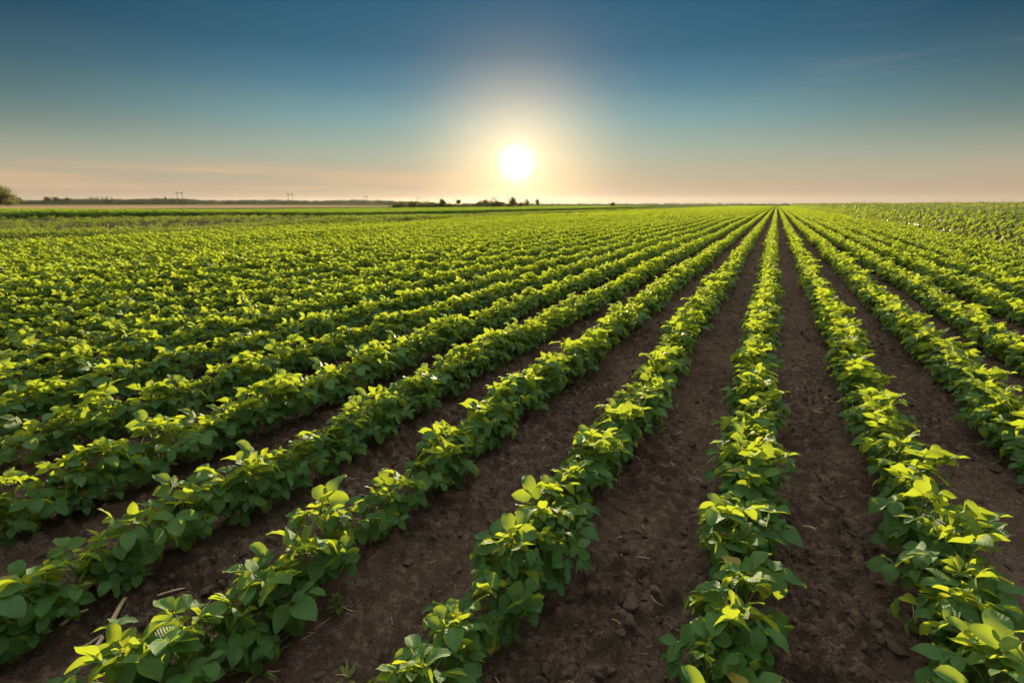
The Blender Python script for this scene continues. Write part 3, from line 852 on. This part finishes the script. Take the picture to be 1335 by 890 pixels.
# far woods on the horizon: one mass
wood_src = []
for k in range(5):
    r = np.random.RandomState(1300 + k); a = Acc()
    for j in range(130):
        d = norm(r.normal(0, 1, 3)); p = np.array([0, 0, 0.5]) + d * np.array([0.5, 0.5, 0.48]) * r.uniform(0.4, 1.05)
        leaflet(a, p, norm(d + r.normal(0, .6, 3)), norm(r.normal(0, 1, 3) + UP), 0.24, 0.2, 0.5, 0.2, (1, 1), (r.uniform(), r.uniform(0, .2), 0), 0)
    wood_src.append(source('wood_src', a.mesh('wood_src', [M_WOOD])))
pts, scl = [], []
for i in range(1500):
    x_ = rng.uniform(-60, 545); f_ = rng.uniform(1350, 2100)
    top = 259.2 + 1.0 * math.sin(x_ * 0.05) * 0.6 + 0.8 * math.sin(x_ * 0.021 + 1) + 2.2 * smooth(280, 540, x_) + rng.uniform(0.1, 2.6)
    h = CAMH + (266 - top) * f_ * CP * CP / FPX; p = at(x_, f_)
    pts.append((p[0], p[1], -0.5)); w = h * rng.uniform(0.9, 1.7); scl.append((w, w, h))
for i in range(420):
    x_ = rng.uniform(540, 1120); f_ = rng.uniform(2200, 3600)
    top = 264.6 + rng.uniform(-0.5, 0.9)
    h = CAMH + max(0.3, (266 - top)) * f_ * CP * CP / FPX; p = at(x_, f_)
    pts.append((p[0], p[1], -0.5)); w = h * rng.uniform(1.4, 3.0); scl.append((w, w, h))
n = len(pts)
scatter('far_woods', np.array(pts), np.stack([np.zeros(n), np.zeros(n), rng.uniform(0, 6.28, n)], 1), np.array(scl), rng.randint(0, 5, n), wood_src, 'dark far treeline along the left horizon', 'woods')

def pylon(pxl, ytop, label):
    h = 32.0; fwd = (h - CAMH) * FPX / (CP * CP * (266 - ytop))
    p = at(pxl, fwd); t = thing('power_pylon', (p[0], p[1], 0), label, 'pylon', 'power pylons crossing the far plain')
    t.rotation_euler = (0, 0, YAW + 0.15)
    th = 0.33
    for s_ in (-1, 1):
        a = Acc()
        for dx in (-0.7, 0.7):
            tube(a, [(s_ * 6.2 + dx, 0, 0), (s_ * 5.2 + dx * 0.5, 0, h)], [th, th * 0.8], 4)
        for q in range(8):
            z0, z1 = h * q / 8, h * (q + 1) / 8
            f0, f1 = s_ * (6.2 - q / 8), s_ * (6.2 - (q + 1) / 8)
            w0, w1 = 0.7 - 0.35 * q / 8, 0.7 - 0.35 * (q + 1) / 8
            tube(a, [(f0 - w0, 0, z0), (f1 + w1, 0, z1)] if q % 2 else [(f0 + w0, 0, z0), (f1 - w1, 0, z1)], [th * 0.5] * 2, 4)
        link('leg', a.mesh('leg', [M_STEEL]), t)
    a = Acc()
    for z in (h * 0.84, h * 0.88): tube(a, [(-9, 0, z), (9, 0, z)], [th * 0.8] * 2, 4)
    for q in range(10):
        x0 = -9 + 1.8 * q
        tube(a, [(x0, 0, h * (0.84 if q % 2 else 0.88)), (x0 + 1.8, 0, h * (0.88 if q % 2 else 0.84))], [th * 0.5] * 2, 4)
    link('crossarm', a.mesh('crossarm', [M_STEEL]), t)
pylon(236, 249, 'largest and leftmost steel pylon with two legs on the horizon')
pylon(379.5, 251.3, 'second largest steel pylon above the far treeline')
pylon(477.5, 255, 'third steel pylon, just left of the thicket')
pylon(545, 257.3, 'faint steel pylon above the left thicket')
pylon(592, 258.8, 'smallest faint pylon beside the lone round tree')

M_HILL = plain_material('far_hills', (0.05, 0.08, 0.04), (0.08, 0.1, 0.05), 0.002, 0.95)
hl = Acc(); V, F = [], []
xs = np.linspace(-40, 180, 60)
for i, x_ in enumerate(xs):
    env = smooth(-40, 30, x_) * (1 - smooth(95, 175, x_)) if x_ < 175 else 0
    top = 0.9 + env * (5.6 + 1.2 * math.sin(x_ * 0.09) + 0.7 * math.sin(x_ * 0.21 + 1))
    for fwd, k in ((6000, 0), (6500, 0.75), (7000, 1.0), (8000, 0)):
        p = at(x_, fwd); V.append((p[0], p[1], -2 + k * (top * 7000 * CP * CP / FPX)))
for i in range(59):
    for j in range(3):
        F.append((i * 4 + j, (i + 1) * 4 + j, (i + 1) * 4 + j + 1, i * 4 + j + 1))
hl.add(np.array(V), F)
tag(link('hills', hl.mesh('hills', [M_HILL])), kind='structure')

# ------------------------------------------------------------------ haze: one closed box of thin even air
m, nt, out = new_mat('haze_air')
pv = nt.nodes.new('ShaderNodeVolumePrincipled')
pv.inputs['Color'].default_value = (0.95, 0.93, 0.90, 1); pv.inputs['Density'].default_value = 0.000013
pv.inputs['Anisotropy'].default_value = 0.5
nt.links.new(pv.outputs[0], out.inputs['Volume'])
hz = Acc(); L_, B_, T_ = 9800, -3.0, 100.0
v8 = np.array([(sx * L_, sy * L_, z) for z in (B_, T_) for sx, sy in ((-1, -1), (1, -1), (1, 1), (-1, 1))])
hz.add(v8, [(3, 2, 1, 0), (4, 5, 6, 7), (0, 1, 5, 4), (1, 2, 6, 5), (2, 3, 7, 6), (3, 0, 4, 7)])
tag(link('haze', hz.mesh('haze', [m], False)), kind='stuff')

# ------------------------------------------------------------------ sky and sun
W = bpy.data.worlds.new('World'); S.world = W; W.use_nodes = True
nt = W.node_tree; nt.nodes.clear(); b = NB(nt)
wo = b.n('ShaderNodeOutputWorld'); bg = b.n('ShaderNodeBackground')
sky = b.n('ShaderNodeTexSky', sky_type='NISHITA'); sky.sun_disc = False
sky.sun_elevation = SUN_EL; sky.sun_rotation = -SUN_AZ
sky.air_density = 1.0; sky.dust_density = 1.5; sky.ozone_density = 1.5
SKY_STRENGTH = 0.10
EXPOSURE = 1.25
OVERHEAD_FILL = 2.1
tc = b.n('ShaderNodeTexCoord'); dirv = tc.outputs['Generated']
nv_ = b.n('ShaderNodeVectorMath', operation='NORMALIZE'); b.l(dirv, nv_.inputs[0]); D = nv_.outputs[0]
se = b.n('ShaderNodeSeparateXYZ'); b.l(D, se.inputs[0])
el = b.math('MULTIPLY', b.math('ARCSINE', se.outputs[2]), 180 / math.pi)          # elevation, degrees
dt = b.n('ShaderNodeVectorMath', operation='DOT_PRODUCT'); b.l(D, dt.inputs[0]); dt.inputs[1].default_value = tuple(SUN)
ang = b.math('MULTIPLY', b.math('ARCCOSINE', b.math('MINIMUM', dt.outputs['Value'], 0.9999999)), 180 / math.pi)   # angle from the sun
# the evening sky: peach at the horizon, green-grey, teal, deep blue, added fill overhead
def lin(*c): return tuple((x / 255 / 12.92) if x <= 10 else (((x / 255 + 0.055) / 1.055) ** 2.4) for x in c)
t = b.math('DIVIDE', el, 60.0, clamp=True)
K = 1.0
stops = [(0.0, lin(164, 144, 122)), (1.1 / 60, lin(166, 146, 122)), (3.0 / 60, lin(165, 156, 134)), (4.9 / 60, lin(150, 160, 144)), (8.2 / 60, lin(114, 148, 150)),
         (11.3 / 60, lin(74, 119, 138)), (14.5 / 60, lin(42, 94, 121)), (19 / 60, lin(30, 84, 113)), (27 / 60, lin(38, 80, 110)), (1.0, lin(60, 95, 130))]
grad = b.ramp(t, stops)
# the upper sky darkens away from the sun
away = b.math('MULTIPLY', b.step(ang, 14.0, 52.0), b.step(el, 1.5, 9.0))
gs = b.n('ShaderNodeVectorMath', operation='SCALE'); b.l(grad, gs.inputs[0]); b.put(gs.inputs[3], b.math('MULTIPLY_ADD', away, -0.65, 1.2)); grad = gs.outputs[0]
def expo(scale, amp): return b.math('MULTIPLY', b.math('EXPONENT', b.math('MULTIPLY', ang, -1.0 / scale)), amp)
glow1, glow2 = expo(2.6, 0.6), expo(0.5, 14.0)
glow3 = b.math('EXPONENT', b.math('MULTIPLY', b.math('POWER', b.math('DIVIDE', ang, 7.8), 2.0), -1.0))
def scale_col(c, f):
    nd = b.n('ShaderNodeVectorMath', operation='SCALE'); nd.inputs[0].default_value = c; b.put(nd.inputs[3], f); return nd.outputs[0]
def addv(a, c):
    nd = b.n('ShaderNodeVectorMath', operation='ADD'); b.l(a, nd.inputs[0]); b.l(c, nd.inputs[1]); return nd.outputs[0]
gl = addv(addv(scale_col((1.0, 0.52, 0.22), glow1), scale_col((1.0, 0.9, 0.7), glow2)), scale_col((0.60, 0.395, 0.185), glow3))
# thin streaks of high cloud
mp = b.n('ShaderNodeMapping'); b.l(D, mp.inputs[0]); mp.inputs['Scale'].default_value = (2.2, 2.2, 26); mp.inputs['Rotation'].default_value = (0.09, -0.10, 0)
side = b.n('ShaderNodeVectorMath', operation='DOT_PRODUCT'); b.l(D, side.inputs[0]); side.inputs[1].default_value = tuple(RT)
sd = side.outputs['Value']
cl = b.step(b.noise(mp.outputs[0], 1.3, 6, 0.6), 0.50, 0.80)
cl = b.math('MULTIPLY', b.math('MULTIPLY', cl, b.step(el, 1.0, 4.0)), b.math('MULTIPLY', b.step(sd, 0.35, 0.75), 0.34))
mp2 = b.n('ShaderNodeMapping'); b.l(D, mp2.inputs[0]); mp2.inputs['Scale'].default_value = (1.4, 1.4, 30); mp2.inputs['Rotation'].default_value = (-0.02, 0.03, 0)
low = b.step(b.noise(mp2.outputs[0], 1.6, 5, 0.55), 0.42, 0.66)
low = b.math('MULTIPLY', low, b.math('MULTIPLY', b.step(el, 0.6, 1.6), b.math('SUBTRACT', 1.0, b.step(el, 2.8, 4.6))))
low = b.math('MULTIPLY', low, b.math('MULTIPLY', b.math('SUBTRACT', 1.0, b.step(sd, -0.1, 0.1)), 0.6))
col = b.mix(cl, grad, lin(205, 188, 165))
col = b.mix(low, col, lin(212, 180, 142))
tot = addv(col, gl)
# the physical sky underneath
ms = b.n('ShaderNodeVectorMath', operation='SCALE'); b.l(sky.outputs[0], ms.inputs[0]); ms.inputs[3].default_value = 0.004
# added fill light: unseen sky high overhead brightened, strongest toward the sun
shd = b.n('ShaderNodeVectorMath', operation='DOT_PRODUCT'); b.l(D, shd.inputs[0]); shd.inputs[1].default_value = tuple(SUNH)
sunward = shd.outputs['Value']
over = scale_col((1.08, 1.0, 0.88), b.math('MULTIPLY', b.math('MULTIPLY', b.step(el, 24.0, 55.0), b.math('MULTIPLY_ADD', sunward, 0.45, 0.85)), OVERHEAD_FILL))
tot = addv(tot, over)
# added fill: unseen sky opposite the sun lifted to light camera-facing leaves and clods
rear_fill = b.math('MULTIPLY', b.step(b.math('MULTIPLY', sunward, -1.0), -0.05, 0.45), b.step(el, -1.0, 4.0))
tot = b.mix(b.math('MULTIPLY', rear_fill, 0.8), tot, (0.75, 0.69, 0.62))
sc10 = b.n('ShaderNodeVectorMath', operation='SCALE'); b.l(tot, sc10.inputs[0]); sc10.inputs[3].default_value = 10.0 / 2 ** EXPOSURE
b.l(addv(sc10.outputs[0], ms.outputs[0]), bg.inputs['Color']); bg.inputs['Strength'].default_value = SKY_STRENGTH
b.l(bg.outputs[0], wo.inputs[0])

sl = bpy.data.lights.new('sun', 'SUN'); sl.energy = 5.0; sl.angle = R(0.5); sl.color = (1.0, 0.80, 0.50)
so = bpy.data.objects.new('sun', sl); COL.objects.link(so)
so.rotation_euler = Vector(tuple(SUN)).to_track_quat('Z', 'Y').to_euler(); so.location = (0, 0, 20)

# ------------------------------------------------------------------ camera and render settings
cd = bpy.data.cameras.new('camera'); cd.sensor_width = 36; cd.lens = FPX * 36 / 1335; cd.clip_start = 0.05; cd.clip_end = 60000
co = bpy.data.objects.new('camera', cd); COL.objects.link(co)
co.location = (0, 0, CAMH)
look = Vector(tuple(FW * CP - UP * SP))
co.rotation_euler = look.to_track_quat('-Z', 'Y').to_euler()
S.camera = co
S.view_settings.view_transform = 'Standard'; S.view_settings.look = 'None'
S.view_settings.exposure = EXPOSURE; S.view_settings.gamma = 1.0; S.view_settings.use_curve_mapping = False
S.render.engine = 'CYCLES'
cy = S.cycles
cy.use_denoising = True
try: cy.denoiser = 'OPENIMAGEDENOISE'
except Exception: pass
cy.max_bounces = 6; cy.diffuse_bounces = 3; cy.glossy_bounces = 2; cy.transmission_bounces = 3; cy.volume_bounces = 0; cy.transparent_max_bounces = 4
cy.use_adaptive_sampling = True; cy.adaptive_threshold = 0.02
